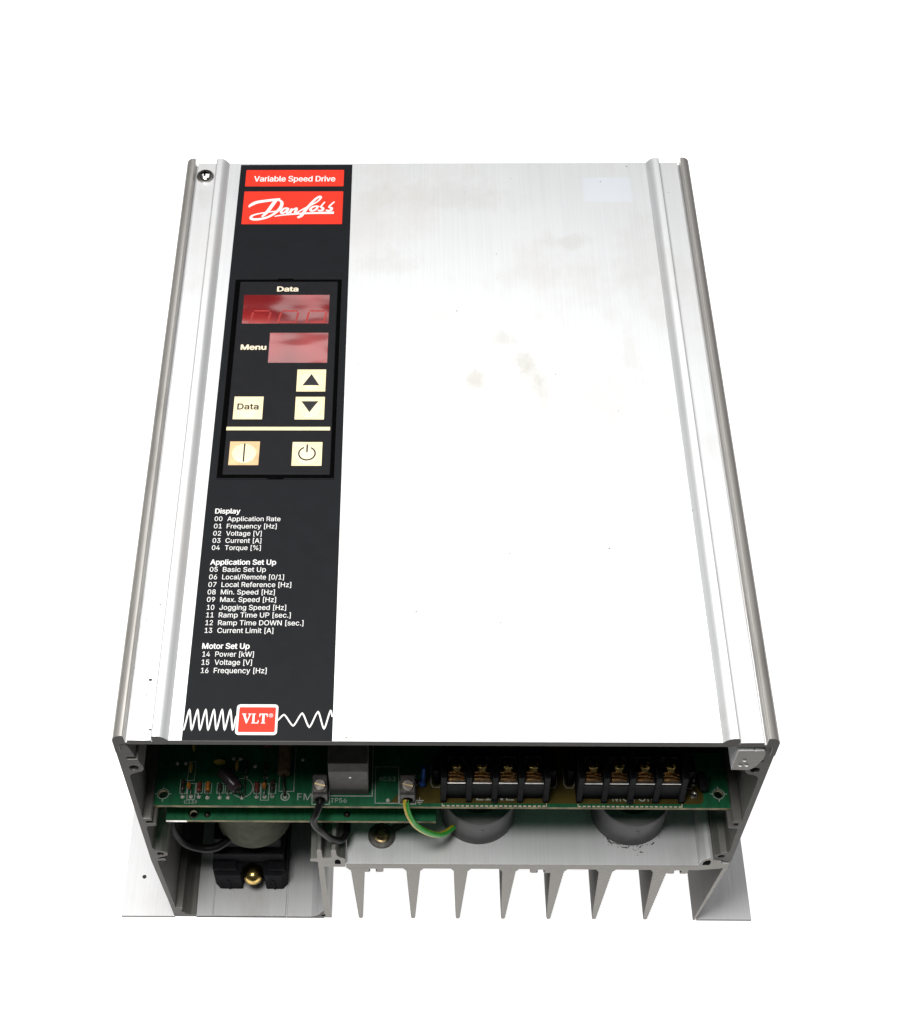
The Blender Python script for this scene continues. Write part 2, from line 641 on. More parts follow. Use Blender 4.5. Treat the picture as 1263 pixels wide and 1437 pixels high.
# ================================================================== the drive
L = 325.0
drive = bpy.data.objects.new("speed_drive", None)
drive.empty_display_size = 0.05
COL.objects.link(drive)
drive["label"] = "aluminium motor speed drive with open terminal end and black control label"
drive["category"] = "speed drive"

# ---- cover: one extrusion with two grooved edges
half = [(125.0, 161.5), (125.0, 170.6), (124.85, 172.0), (124.4, 173.1), (123.7, 173.9), (122.8, 174.5), (121.8, 174.8), (120.8, 174.85), (120.35, 174.6), (120.25, 173.8),
        (120.2, 169.9), (119.35, 169.9), (119.3, 171.5), (110.25, 171.5), (110.2, 170.4), (109.85, 170.4), (109.8, 174.3), (109.5, 174.6), (107.6, 174.65), (106.4, 174.3), (105.2, 173.5), (104.3, 172.4), (103.7, 171.5)]
inner = [(103.0, 168.4), (121.6, 168.4), (122.9, 167.6), (123.1, 161.5)]
outline = [(-x, z) for x, z in half] + [(x, z) for x, z in reversed(half)]
outline += [(x, z) for x, z in reversed(inner)] + [(-x, z) for x, z in inner]
cover = prism("cover", outline, 0, L, ['cover', 'alu_end', 'alu_rim', 'alu_shade'], drive, bevel=0.22, cap_mi=1)
for p in cover.data.polygons:            # edge rails and outer sides darkened in colour to mimic dark surroundings
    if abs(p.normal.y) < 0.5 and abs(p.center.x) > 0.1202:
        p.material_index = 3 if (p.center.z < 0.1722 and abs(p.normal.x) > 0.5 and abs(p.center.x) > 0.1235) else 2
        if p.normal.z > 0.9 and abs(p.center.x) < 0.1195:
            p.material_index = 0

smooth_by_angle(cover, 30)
box("light_absorbing_sheet", -117.5, 109.5, 2.5, L - 10, 167.3, 168.3, 'black', cover, 0)  # black sheet added to darken the interior under the cover

# screw in the top of the channel
sc_bm = bmesh.new()
add_lathe(sc_bm, [(4.3, 0), (4.3, 0.5), (4.0, 1.2), (3.2, 1.9), (1.8, 2.4), (0, 2.6)], (-115.1, 315, 171.5), 28)
cover_screw = smooth_by_angle(from_bm("screw", sc_bm, 'chrome', cover), 35)
bm = bmesh.new()
add_box(bm, -117.1, -113.1, 314.55, 315.45, 173.0, 174.12)
add_box(bm, -115.55, -114.65, 313.0, 317.0, 173.0, 174.125)
from_bm("screw_cross", bm, 'gap', cover)

for i, (x, y, r) in enumerate(((-113.0, 26.3, 0.75), (-110.9, 4.6, 0.55), (-113.7, 19.6, 0.35), (-117.4, 53.7, 0.3), (-112.6, 61.0, 0.35), (108.0, 120.0, 0.25))):
    prism("dirt_fleck", circle(x, y, r, 7, i, r * 0.7), 171.56, 171.66, 'soot', cover, axis='z')

# ---- side walls
def wall_outline(s):
    """upper wall of the case: hook under the cover, screw bosses, board rail; s = -1 one side, +1 the other"""
    pts = [(125, 160.8), (124.0, 162.6), (122.9, 166.8), (122.2, 167.4), (120.6, 167.4), (120.0, 166.6), (118.6, 160.0), (118.2, 157.6), (121.6, 157.3), (121.6, 155.6), (117.4, 155.6),
           (117.0, 152.5), (116.2, 149.0), (116.3, 147.0), (117.6, 145.4), (119.6, 144.5), (121.6, 143.2), (122.6, 141.0),
           (122.7, 104.0), (119.5, 103.9), (119.2, 103.5), (119.2, 101.6), (121.8, 101.5), (121.8, 98.9), (118.3, 98.8), (118.0, 98.4), (118.0, 97.2), (118.6, 96.9), (121.6, 96.4), (122.4, 95.4),
           (122.7, 74.5), (121.8, 73.2), (119.2, 72.3), (117.3, 71.0), (116.7, 69.3), (117.2, 67.6), (119.0, 66.2), (121.2, 65.2), (121.6, 64.2), (121.6, 63.4),
           (124.4, 63.4), (125.0, 64.6)]
    if s < 0:      # the tray side goes on down to the floor, leaning in a little
        i = pts.index((121.6, 64.2))
        pts = pts[:i] + [(121.6, 64.0), (118.4, 63.7), (118.4, 62.4), (121.9, 62.2), (122.3, 60.0), (120.7, 12.0), (120.6, 10.4), (117.5, 10.3), (117.4, 9.4), (118.6, 6.0), (116.8, 3.6),
                         (114.4, 2.4), (112.0, 1.9), (112.0, 0.0), (122.4, 0.0), (123.0, 20.0), (124.9, 62.0)]
    return [(s * x, z) for x, z in pts]


for s in (-1, 1):
    hole1 = circle(s * 119.9, 148.6, 1.9, 16)
    hole3 = circle(s * 120.0, 69.2, 1.5, 14)
    prism("side_wall", [wall_outline(s), hole1, hole3], 0.4 if s < 0 else 0.7, L - 0.5, ['alu', 'alu_end'], drive, bevel=0.15, cap_mi=1)

# end screws sitting in the upper bosses
for s in (-1, 1):
    lathe("boss_screw", [(1.85, 0), (1.85, 1.0), (1.2, 1.5), (0, 1.6)], (s * 119.9, 6.0, 148.6), 'darkmetal', drive, 16, (0, -1, 0))

# corner block wedged under the cover on the right hand side
cb = prism("corner_block", [(110.2, 150.6), (110.4, 165.0), (111.0, 165.8), (116.3, 165.9), (116.4, 165.5), (116.9, 165.5), (117.0, 165.9), (120.2, 165.8), (120.9, 164.6), (121.0, 159.0), (120.0, 156.4),
                            (119.2, 153.6), (118.0, 151.6), (116.4, 150.4)], -0.3, 15, ['alu_light', 'alu_fin'], drive, bevel=0.35, cap_mi=1)
for x, z in ((114.0, 158.5), (113.0, 154.5), (115.4, 154.6)):
    lathe("pin_dot", [(0.75, 0), (0.55, 0.35), (0, 0.45)], (x, -0.32, z), 'silver', cb, 12, (0, -1, 0))

# ---- tray floor, flanges
tray = prism("tray_floor", [(-111.98, 0), (-111.98, 1.9), (-104.6, 1.9), (-104.4, 1.6), (-104.1, 1.6), (-103.9, 2.1), (-70.6, 2.1), (-70.4, 1.5), (-69.8, 1.5), (-69.6, 1.9),
                            (-58.5, 1.9), (-56.4, 2.8), (-54.8, 4.6), (-53.6, 7.4), (-52.9, 8.6), (-52.6, 8.6), (-52.6, 0)], 0.0, L, ['alu_light', 'alu_end'], drive, bevel=0.08, cap_mi=1)
for x0, x1 in ((-147.0, -122.2), (119.6, 144.8)):
    o = box("mounting_flange", x0, x1, 0.0, L, 0.0, 1.4, ['alu_light', 'alu_end'], drive, bevel=0.0)
    for p in o.data.polygons:
        p.material_index = 0 if p.normal.z > 0.5 else 1
bm = bmesh.new()
add_lathe(bm, [(1.0, 0), (0.8, 0.05), (0, 0.06)], (-138.2, 19.3, 1.4), 14)
from_bm("flange_mark", bm, 'soot', drive)

# ---- divider wall between tray and heatsink, with two guide fins on top
divider = prism("divider_wall", [(-52.55, 0.2), (-49.0, 0.2), (-49.3, 3.6), (-50.0, 8), (-50.0, 57.4), (-40.9, 57.2), (-40.7, 60.0), (-40.7, 65.6), (-41.6, 66.6), (-43.4, 67.6), (-44.3, 69.5), (-44.4, 74.4), (-44.7, 74.6),
                                 (-46.2, 74.6), (-46.5, 74.3), (-46.6, 66.4), (-50.4, 66.2), (-50.6, 74.3), (-50.9, 74.6), (-52.3, 74.6), (-52.6, 74.3), (-52.7, 65.6), (-55.7, 65.4), (-55.9, 62.8), (-52.7, 62.4)],
                0.2, L - 1, ['alu', 'alu_fin'], drive, bevel=0.15, cap_mi=1)
prism("screw_hole", [(-45.3, 60.4), (-45.3, 63.6), (-44.7, 64.7), (-43.9, 64.9), (-43.2, 64.4), (-42.8, 63.2), (-42.8, 60.4)], 0.14, 0.2, 'gap', divider)

prism("screw_hole", circle(-52.9, 3.4, 1.1, 14, 0, 0.8), -0.05, 0.0, 'gap', divider)

# ---- heatsink plate with tapered fins
heatsink = prism("heatsink_plate", [(-40.6, 56.4), (-40.6, 61.3), (111.4, 61.3), (111.6, 63.6), (112.3, 66.4), (113.7, 68.4), (115.4, 69.1), (116.6, 68.7), (116.7, 67.2), (118.4, 65.6), (120.8, 64.7), (121.3, 63.1),
                                    (124.2, 63.1), (124.2, 60.0), (121.0, 58.2), (112.0, 56.4)], 0.0, L,
                 ['alu_light', 'alu_fin'], drive, bevel=0.15, cap_mi=1)
prism("screw_hole", [(112.9, 62.0), (112.9, 64.6), (113.8, 66.3), (115.2, 66.9), (116.0, 66.0), (116.1, 63.2), (115.6, 62.0)], -0.06, 0.0, 'gap', heatsink)

prism("outer_fin", [(124.2, 59.95), (118.9, 0.4), (117.9, 0.4), (122.3, 58.9)], 0.02, L - 0.5, ['alu_shade', 'alu_fin'], heatsink, cap_mi=1)


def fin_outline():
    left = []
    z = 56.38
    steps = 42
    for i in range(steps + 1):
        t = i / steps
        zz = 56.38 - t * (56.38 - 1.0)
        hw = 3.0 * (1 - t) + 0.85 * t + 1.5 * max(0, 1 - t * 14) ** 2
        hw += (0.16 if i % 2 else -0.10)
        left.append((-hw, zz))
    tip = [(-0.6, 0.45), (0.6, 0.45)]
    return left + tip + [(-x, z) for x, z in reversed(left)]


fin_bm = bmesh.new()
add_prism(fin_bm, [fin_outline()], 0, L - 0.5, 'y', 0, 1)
fin0 = from_bm("fin", fin_bm, ['alu_shade', 'alu_fin'], heatsink)
FX = (-35.6, -11.4, 9.3, 30.2, 51.2, 72.2, 95.8)
fin0.location = (FX[0] * S, 0.02 * S, 0)
for k, x in enumerate(FX[1:]):
    c = fin0.copy()
    COL.objects.link(c)
    c.parent = heatsink
    c.location = (x * S, (0.05 + 0.03 * k) * S, 0)
# screw channels on the underside of the plate
ch_out = [(-4.6, 56.38), (-4.6, 53.0), (-3.6, 52.4), (-1.6, 52.4), (-1.2, 53.2), (-1.9, 54.2), (-1.6, 55.3), (-0.6, 55.9), (0.6, 55.9), (1.6, 55.3), (1.9, 54.2), (1.2, 53.2), (1.6, 52.4), (3.6, 52.4), (4.6, 53.0), (4.6, 56.38)]
ch_bm = bmesh.new()
add_prism(ch_bm, [ch_out], 0.1, L - 0.6, 'y', 0, 1)
ch0 = from_bm("screw_channel", ch_bm, ['alu', 'alu_fin'], heatsink)
ch0.location = (-29.0 * S, 0, 0)
for x in (44.0, 103.2):
    copy_part(ch0, heatsink).location = (x * S, 0, 0)

# ---- unseen rear end: plates added to stop light leaking in
box("rear_light_stop", -119.5, 108.0, L - 8, L - 5, 2.5, 55.5, 'alu', drive, 0.2)
box("rear_light_stop", -115.5, 115.5, L - 8, L - 5, 75.5, 168.2, 'alu', drive, 0.2)

# ================================================================== front label
ZL = 171.5
label = prism("front_label", [(-98.6, -0.02), (-42.1, -0.02), (-42.3, 323.6), (-97.9, 323.6)], ZL + 0.02, ZL + 0.22, 'label', drive, axis='z')
ZP = ZL + 0.23


def rrect(x0, x1, y0, y1, r, n=5):
    out = []
    for cx, cy, a in ((x1 - r, y1 - r, 0), (x0 + r, y1 - r, 90), (x0 + r, y0 + r, 180), (x1 - r, y0 + r, 270)):
        for i in range(n + 1):
            t = math.radians(a + 90 * i / n)
            out.append((cx + r * math.cos(t), cy + r * math.sin(t)))
    return out


prism("title_badge", rrect(-94.9, -46.3, 307.6, 319.6, 0.4), ZP, ZP + 0.05, 'red', label, axis='z')
prism("brand_badge", rrect(-94.9, -46.3, 280.6, 303.9, 0.4), ZP, ZP + 0.05, 'red', label, axis='z')
lettering("Variable Speed Drive", -90.6, 311.1, 40.0, 3.9, ZP + 0.06, 'white', label, 0.13)
script = [
    [(-92.02, 292.57, 0.38), (-91.09, 294.08, 1.34), (-88.39, 295.99, 1.63), (-84.0, 297.08, 1.44), (-80.28, 297.76, 1.34), (-77.03, 298.52, 0.57)],
    [(-78.42, 298.17, 0.95), (-79.8, 295.97, 1.53), (-81.59, 291.86, 1.53), (-83.27, 288.46, 1.34), (-85.21, 285.75, 0.67)],
    [(-78.42, 298.17, 0.67), (-76.56, 296.79, 0.96), (-76.0, 294.93, 1.24), (-76.68, 291.85, 1.34), (-78.84, 288.59, 1.05), (-81.95, 285.75, 0.96), (-85.59, 284.27, 1.15), (-88.82, 283.87, 1.24), (-90.49, 284.68, 1.15), (-90.0, 286.44, 0.77), (-87.19, 287.79, 0.58), (-83.05, 288.8, 0.48), (-78.44, 289.68, 0.4)],
    [(-72.85, 291.84, 0.48), (-74.57, 291.64, 0.77), (-76.02, 289.81, 0.96), (-75.75, 288.31, 0.86), (-74.43, 288.92, 0.58), (-72.7, 291.64, 0.67), (-73.29, 289.46, 0.96), (-73.0, 288.24, 0.77), (-71.65, 289.25, 0.39)],
    [(-70.97, 291.64, 0.58), (-71.44, 289.8, 0.96), (-71.84, 288.3, 0.96)],
    [(-71.84, 288.5, 0.3), (-70.54, 290.48, 0.43), (-68.96, 291.77, 0.67), (-68.7, 291.02, 0.96), (-69.29, 288.77, 0.86), (-68.57, 288.29, 0.58), (-67.46, 289.45, 0.39)],
    [(-67.46, 289.45, 0.39), (-64.98, 291.49, 0.48), (-61.8, 293.87, 0.48), (-58.63, 296.61, 0.48), (-57.18, 299.23, 0.77), (-57.82, 300.06, 0.86), (-59.64, 298.34, 0.96), (-62.29, 294.22, 1.05), (-64.45, 290.12, 1.24), (-66.16, 286.39, 1.24), (-67.96, 285.04, 0.96)],
    [(-58.98, 293.32, 0.48), (-61.05, 292.5, 0.77), (-61.92, 290.8, 0.96), (-61.17, 289.77, 0.77), (-59.35, 290.79, 0.77), (-58.57, 292.5, 0.67), (-59.21, 293.32, 0.48), (-57.55, 292.84, 0.34)],
    [(-55.1, 296.26, 0.39), (-56.85, 292.83, 0.58), (-55.88, 291.81, 0.96), (-56.07, 290.44, 0.86), (-57.45, 289.9, 0.77), (-58.17, 290.58, 0.48)],
    [(-50.42, 296.39, 0.39), (-52.88, 292.83, 0.58), (-51.68, 291.8, 0.96), (-51.87, 290.43, 0.86), (-53.48, 289.89, 0.77), (-54.3, 290.58, 0.48)],
    [(-79.17, 286.01, 0.3), (-75.03, 286.95, 0.55), (-68.55, 287.75, 0.75), (-61.11, 288.28, 0.9), (-50.41, 288.53, 1.3)]]
bm = bmesh.new()
for i, s in enumerate(script):
    add_ribbon(bm, [(x, y, w + 0.34) for x, y, w in s], ZP + 0.052, ZP + 0.07 + 0.004 * i)
from_bm("script_lettering", bm, 'white', label)

rows = [("Display", 106.2, -83.8, 1), ("00  Application Rate", 102.3, -66.8, 0), ("01  Frequency [Hz]", 98.55, -68.2, 0), ("02  Voltage [V]", 94.85, -74.2, 0), ("03  Current [A]", 91.2, -74.1, 0), ("04  Torque [%]", 87.6, -74.1, 0),
        ("Application Set Up", 80.3, -67.5, 1), ("05  Basic Set Up", 76.8, -71.4, 0), ("06  Local/Remote [0/1]", 73.1, -63.9, 0), ("07  Local Reference [Hz]", 69.4, -60.8, 0), ("08  Min. Speed [Hz]", 65.8, -67.2, 0), ("09  Max. Speed [Hz]", 62.2, -66.5, 0),
        ("10  Jogging Speed [Hz]", 58.45, -62.3, 0), ("11  Ramp Time UP [sec.]", 54.85, -60.3, 0), ("12  Ramp Time DOWN [sec.]", 51.2, -55.1, 0), ("13  Current Limit [A]", 47.6, -66.8, 0),
        ("Motor Set Up", 40.3, -75.7, 1), ("14  Power [kW]", 36.7, -73.8, 0), ("15  Voltage [V]", 33.0, -74.3, 0), ("16  Frequency [Hz]", 29.3, -68.4, 0)]
for t, y, xr, bold in rows:
    if bold:
        lettering(t, -94.1, y, xr + 94.1, 2.5, ZP, 'white', label, 0.10)
    else:
        num, rest = t.split("  ", 1)
        x0 = -94.1 + (0.3 if num in ("10", "11", "12", "13", "14", "15", "16") else 0)
        lettering(num, x0, y, -90.9 - x0, 2.3, ZP, 'white', label, 0.02)
        lettering(rest, -88.8, y, xr + 88.8, 2.3, ZP, 'white', label, 0.02)

# sine trace and boxed letters at the foot of the label
def wave(zs):
    """rounded zig-zag through alternating crests and troughs"""
    out = []
    for (x0, y0), (x1, y1) in zip(zs, zs[1:]):
        for i in range(10):
            t = i / 10
            out.append((x0 + (x1 - x0) * t, y0 + (y1 - y0) * (0.55 * t + 0.45 * (0.5 - 0.5 * math.cos(math.pi * t))), 0.62))
    out.append((zs[-1][0], zs[-1][1], 0.62))
    return out


wl = [(-98.3, 4.3)]
for i in range(6):
    wl += [(-96.75 + 3.11 * i, 13.4), (-95.2 + 3.11 * i, 4.3)]
wl += [(-78.7, 10.4)]
ribbon("sine_trace", [wave(wl)], ZP, ZP + 0.03, 'white', label, curve=False)
ribbon("sine_trace", [wave([(-63.2, 8.6), (-60.7, 11.2), (-57.0, 6.3), (-53.8, 11.9), (-50.9, 5.7), (-47.8, 12.6), (-45.3, 5.0), (-43.0, 13.2), (-42.3, 10.3)])], ZP, ZP + 0.03, 'white', label, curve=False)
prism("badge_border", rrect(-78.75, -62.95, 2.4, 15.55, 1.4), ZP, ZP + 0.06, 'white', label, axis='z')
prism("model_badge", rrect(-77.75, -63.85, 3.6, 14.3, 0.5), ZP + 0.062, ZP + 0.1, 'red', label, axis='z')


def serif_letters(parent):
    """V, L and T with slab serifs, drawn in a unit of one capital height"""
    glyphs = {
        'V': [[(0, 1), (0, 0.93), (0.08, 0.92), (0.42, 0), (0.52, 0), (0.84, 0.92), (0.92, 0.93), (0.92, 1), (0.60, 1), (0.60, 0.93), (0.72, 0.91), (0.53, 0.30), (0.30, 0.92), (0.40, 0.93), (0.40, 1)]],
        'L': [[(0, 1), (0, 0.93), (0.10, 0.92), (0.10, 0.08), (0, 0.07), (0, 0), (0.76, 0), (0.80, 0.34), (0.73, 0.34), (0.66, 0.14), (0.56, 0.08), (0.33, 0.08), (0.33, 0.92), (0.45, 0.93), (0.45, 1)]],
        'T': [[(0.02, 1), (0, 0.66), (0.06, 0.66), (0.12, 0.84), (0.20, 0.91), (0.33, 0.92), (0.33, 0.08), (0.22, 0.07), (0.22, 0), (0.68, 0), (0.68, 0.07), (0.57, 0.08), (0.57, 0.92), (0.70, 0.91), (0.78, 0.84), (0.84, 0.66), (0.90, 0.66), (0.88, 1)]]}
    x = -76.55
    for ch, wd in (('V', 3.55), ('L', 2.75), ('T', 3.2)):
        mx = max(p[0] for p in glyphs[ch][0])
        lp = [(x + u / mx * wd, 7.3 + v * 4.2) for u, v in glyphs[ch][0]]
        prism("serif_lettering", lp, ZP + 0.105, ZP + 0.14, 'white', parent, axis='z')
        x += wd + 0.12


serif_letters(label)
prism("registered_mark", [circle(-65.6, 10.75, 0.82, 20), circle(-65.6, 10.75, 0.66, 20)], ZP + 0.105, ZP + 0.14, 'white', label, axis='z')
lettering("R", -65.95, 10.25, 0.75, 1.0, ZP + 0.105, 'white', label, 0.0)
# a scuffed pale lower edge of the film
box("film_edge", -98.6, -42.1, -0.24, -0.04, ZL - 0.12, ZL + 0.2, 'grey_plastic', label, 0)

# ================================================================== keypad
keypad = prism("keypad", rrect(-92.6, -47.1, 126.6, 241.1, 0.5), ZP + 0.0, ZP + 0.55, 'keypad', drive, axis='z', bevel=0.18)
prism("keypad_gap", [rrect(-95.0, -45.3, 124.8, 242.8, 0.4), rrect(-92.7, -47.0, 126.5, 241.2, 0.5)], ZP, ZP + 0.06, 'gap', keypad, axis='z')
prism("keypad_lip", [rrect(-95.5, -44.9, 124.4, 243.2, 0.5), rrect(-95.1, -45.2, 124.75, 242.85, 0.4)], ZP, ZP + 0.25, 'keypad', keypad, axis='z')
box("notch", -75.2, -67.8, 241.5, 243.3, ZP + 0.05, ZP + 0.33, 'gap', keypad, 0)
box("notch", -73.5, -66.5, 124.3, 126.2, ZP + 0.05, ZP + 0.33, 'gap', keypad, 0)
ZK = ZP + 0.55
for x0, x1, y0, y1 in ((-90.2, -50.6, 214.2, 232.4), (-76.9, -50.4, 190.1, 208.4)):
    prism("display_window", rrect(x0, x1, y0, y1, 0.25), ZK - 0.1, ZK + 0.03, 'window', keypad, axis='z')
# unlit digits seen through the window, cut by its lower edge
for dx in (-86.4, -73.6, -60.8):
    sl = 0.16
    segs = [[(dx + 1.4, 222.2, 0.9), (dx + 8.6, 222.2, 0.9)], [(dx - 0.1, 214.5, 0.9), (dx + 1.0, 221.3, 0.9)], [(dx + 7.9, 214.5, 0.9), (dx + 9.0, 221.3, 0.9)], [(dx + 0.9, 215.1, 0.8), (dx + 7.2, 215.1, 0.8)]]
    ribbon("display_digit", segs, ZK + 0.0, ZK + 0.045, 'segment', keypad, curve=False)
lettering("Data", -75.0, 234.7, 9.5, 3.0, ZK, 'cream_text', keypad, 0.22)
lettering("Menu", -89.5, 198.0, 11.2, 3.0, ZK, 'cream_text', keypad, 0.22)
box("divider_line", -93.1 + 0.4, -47.8, 150.75, 152.7, ZK + 0.005, ZK + 0.05, 'cream', keypad, 0)


def button(cx, cy, base='cream', dome='cream_dome', lab=None):
    prism("button", rrect(cx - 6.4, cx + 6.4, cy - 6.5, cy + 6.5, 0.2), ZK + 0.005, ZK + 0.06, base, keypad, axis='z', label=lab)
    lathe("button_dome", [(5.2, 0.0), (5.0, 0.10), (4.4, 0.24), (2.8, 0.36), (0, 0.40)], (cx, cy, ZK + 0.06), dome, keypad, 32)


ZS = ZK + 0.48
button(-57.05, 179.5)
button(-57.05, 163.4)
button(-84.0, 163.5)
button(-84.1, 138.0, 'cream_brown', lab="cream button with browned corners and a round dome")
button(-57.2, 137.7)
prism("arrow_symbol", [(-60.7, 176.4), (-53.4, 176.4), (-57.0, 183.0)], ZK + 0.2, ZS, 'black_print', keypad, axis='z')
prism("arrow_symbol", [(-60.8, 167.0), (-53.5, 167.0), (-57.1, 160.7)], ZK + 0.2, ZS, 'black_print', keypad, axis='z')
lettering("Data", -88.7, 162.3, 9.2, 3.2, ZS + 0.02, 'black_print', keypad, 0.1)
box("on_symbol", -84.45, -83.8, 133.2, 143.0, ZK + 0.2, ZS, 'black_print', keypad, 0)
arc = [(-57.2 + 3.5 * math.cos(math.radians(a)), 137.6 + 3.5 * math.sin(math.radians(a)), 0.65) for a in range(112, 429, 8)]
ribbon("power_symbol", [arc], ZK + 0.2, ZS, 'black_print', keypad, curve=False)
box("power_symbol", -57.6, -56.9, 138.3, 142.6, ZK + 0.2, ZS, 'black_print', keypad, 0)

# ================================================================== main circuit board
ZB = 101.0


def board_mesh(name, x0, x1, y0, y1, z1, th, holes, parent, lab):
    bm = bmesh.new()
    rect = [(x0, y0), (x1, y0), (x1, y1), (x0, y1)]
    add_prism(bm, [rect] + holes, z1 - th, z1, 'z', 1, 0)
    # faces pointing up or down are green, the cut edges are fibreglass
    bm.normal_update()
    for f in bm.faces:
        f.material_index = 0 if abs(f.normal.z) > 0.5 else 1
    return from_bm(name, bm, ['board', 'edge'], parent, label=lab)


board = board_mesh("circuit_board", -121.2, 121.2, 7.8, 300, ZB, 1.7, [circle(-115.9, 13.0, 1.9, 18), circle(115.1, 14.2, 1.9, 18)], drive, "upper green circuit board carrying the terminals")
lower = board_mesh("circuit_board", -116.0, -2.0, 7.6, 240, 87.5, 1.7, [circle(-104.5, 10.6, 1.6, 14)], drive, "lower green circuit board under the upper one")
ZC = ZB + 0.02


def outline_rect(x0, x1, y0, y1, w=0.35):
    h = w / 2
    return [[(x0 - h, y0, w), (x1 + h, y0, w)], [(x0 - h, y1, w), (x1 + h, y1, w)], [(x0, y0, w), (x0, y1, w)], [(x1, y0, w), (x1, y1, w)]]


def silk(strokes, name="silkscreen_mark"):
    return ribbon(name, strokes, ZC + 0.06, ZC + 0.10, 'silk', board, curve=False)


# bare olive copper area round the power terminals
prism("copper_area", [(-21.2, 9.3), (107.2, 9.5), (108.6, 10.8), (108.9, 17.0), (105.0, 21.0), (100.0, 40), (2.0, 40), (-4, 21), (-11.5, 20.0), (-14.5, 17.5), (-17.5, 14.0), (-20.4, 10.6)], ZC, ZC + 0.03, 'gold', board, axis='z')
# silkscreen
for hx, hy in ((-115.9, 13.0), (115.1, 14.2)):
    ring = [(hx + 2.35 * math.cos(math.radians(a)), hy + 2.35 * math.sin(math.radians(a)), 0.3) for a in range(0, 361, 15)]
    ticks = [[(hx + 2.3 * c, hy + 2.3 * s_, 0.35), (hx + 3.5 * c, hy + 3.5 * s_, 0.35)] for c, s_ in ((1, 0), (-1, 0), (0, 1), (0, -1))]
    silk([ring] + ticks)
silk([[(-83.0 + 4.4 * math.cos(math.radians(a)), 15.9 + 4.4 * math.sin(math.radians(a)), 0.32) for a in range(0, 361, 12)]])
silk([[(-64.9 + 1.75 * math.cos(math.radians(a)), 12.0 + 1.75 * math.sin(math.radians(a)), 0.42) for a in range(0, 361, 15)]])
silk(outline_rect(-105.8, -102.6, 10.5, 17.8, 0.3))
silk(outline_rect(-75.1, -71.8, 10.3, 17.8, 0.3))
silk(outline_rect(-109.0, -106.2, 13.2, 19.4, 0.28))
for x in (-100.9, -97.3, -92.2, -88.7, -76.8, -70.3):
    silk(outline_rect(x - 1.35, x + 1.35, 13.4, 18.0, 0.26))
silk(outline_rect(-67.6, -61.4, 14.4, 46, 0.3))
silk(outline_rect(-46.6, -28.6, 12.4, 42, 0.4))
silk(outline_rect(-27.4, -17.7, 9.2, 26, 0.32))
silk(outline_rect(-17.2, -10.6, 8.9, 19.3, 0.32))
silk(outline_rect(-53.6, -46.4, 8.5, 18.0, 0.32))
silk(outline_rect(-106.2, -103.4, 19.2, 28, 0.26))
silk([[(-11.0, 8.6 + 8.0, 0.3), (-8.6, 19.4, 0.3)]])
for x in (-2.0, 46.1, 53.5, 102.8):
    silk([[(x - 2.2, 26, 0.3), (x - 2.2, 18.2, 0.3), (x - 1.3, 16.6, 0.3), (x + 1.3, 16.6, 0.3), (x + 2.2, 18.2, 0.3), (x + 2.2, 26, 0.3)]])
# earth symbol
silk([[(-8.9, 12.0, 0.3), (-8.9, 10.5, 0.3)], [(-10.6, 10.5, 0.35), (-7.2, 10.5, 0.35)], [(-10.0, 9.7, 0.35), (-7.8, 9.7, 0.35)], [(-9.4, 8.95, 0.35), (-8.4, 8.95, 0.35)]], "earth_symbol")
for x0, x1 in ((0.3, 43.6), (56.5, 99.5)):
    x = x0
    st = [[(x0 + 0.1, 8.05, 0.3), (x0 + 0.1, 9.2, 0.3)], [(x1, 8.05, 0.3), (x1, 9.4, 0.3)]]
    while x < x1 - 0.6:
        st.append([(x, 8.2, 0.55), (x + 1.25, 8.2, 0.55)])
        x += 1.98
    ribbon("dashed_line", st, ZC + 0.06, ZC + 0.10, 'cream_text', board, curve=False)
for t, x, y, w, h in (("FM", -59.8, 10.4, 5.9, 3.1), ("TP56", -46.0, 9.4, 6.8, 2.0), ("C139", -106.8, 8.6, 5.4, 1.5), ("XC53", -26.0, 19.4, 7.0, 2.0), ("S1", -13.2, 20.6, 3.2, 1.9), ("LINE", 14.6, 10.75, 15.5, 4.2), ("MOTOR", 71.0, 10.6, 17.0, 4.2)):
    lettering(t, x, y, w, h, ZC + 0.07, 'silk', board)

# solder joints
pad_bm = bmesh.new()
add_lathe(pad_bm, [(0.95, 0.0), (0.75, 0.25), (0.4, 0.7), (0, 0.9)], (0, 0, 0), 12)
pad0 = smooth_by_angle(from_bm("solder_joint", pad_bm, 'solder', board), 60)
pads = [(-107.7, 11.8), (-104.2, 11.9), (-100.9, 11.8), (-97.3, 11.5), (-92.2, 11.5), (-88.7, 11.5), (-82.9, 11.5), (-76.8, 11.9), (-73.5, 12.0), (-70.3, 12.2), (-64.9, 12.0), (-81.9, 21.1), (-78.3, 26.1), (-73.5, 20.8), (-53.1, 20.9), (-58.2, 29.3), (-111.2, 27.3), (-107.6, 27.3), (-22.1, 10.6), (-84.6, 29.6), (-87.6, 29.6)]
for i, (x, y) in enumerate(pads):
    o = pad0 if i == 0 else copy_part(pad0, board)
    o.location = (x * S, y * S, ZC * S)

# resistors and diodes lying along the board
def axial(name, x, mat, y0=13.6, y1=17.8, r=1.0, bands=None, z=None):
    z = ZB + r + 0.5 if z is None else z
    bm = bmesh.new()
    ln = y1 - y0
    add_lathe(bm, [(0, 0), (r * 0.8, 0.05), (r, 0.4), (r, ln * 0.22), (r * 0.82, ln * 0.3), (r * 0.82, ln * 0.7), (r, ln * 0.78), (r, ln - 0.4), (r * 0.8, ln - 0.05), (0, ln)], (x, y0, z), 14, 0, (0, 1, 0))
    o = smooth_by_angle(from_bm(name, bm, mat, board), 50)
    tube("component_lead", [(x, 11.8, ZB + 0.3), (x, 12.2, z - 0.2), (x, 13.0, z), (x, y0 + 0.1, z)], 0.32, 'silver', board, 8)
    return o


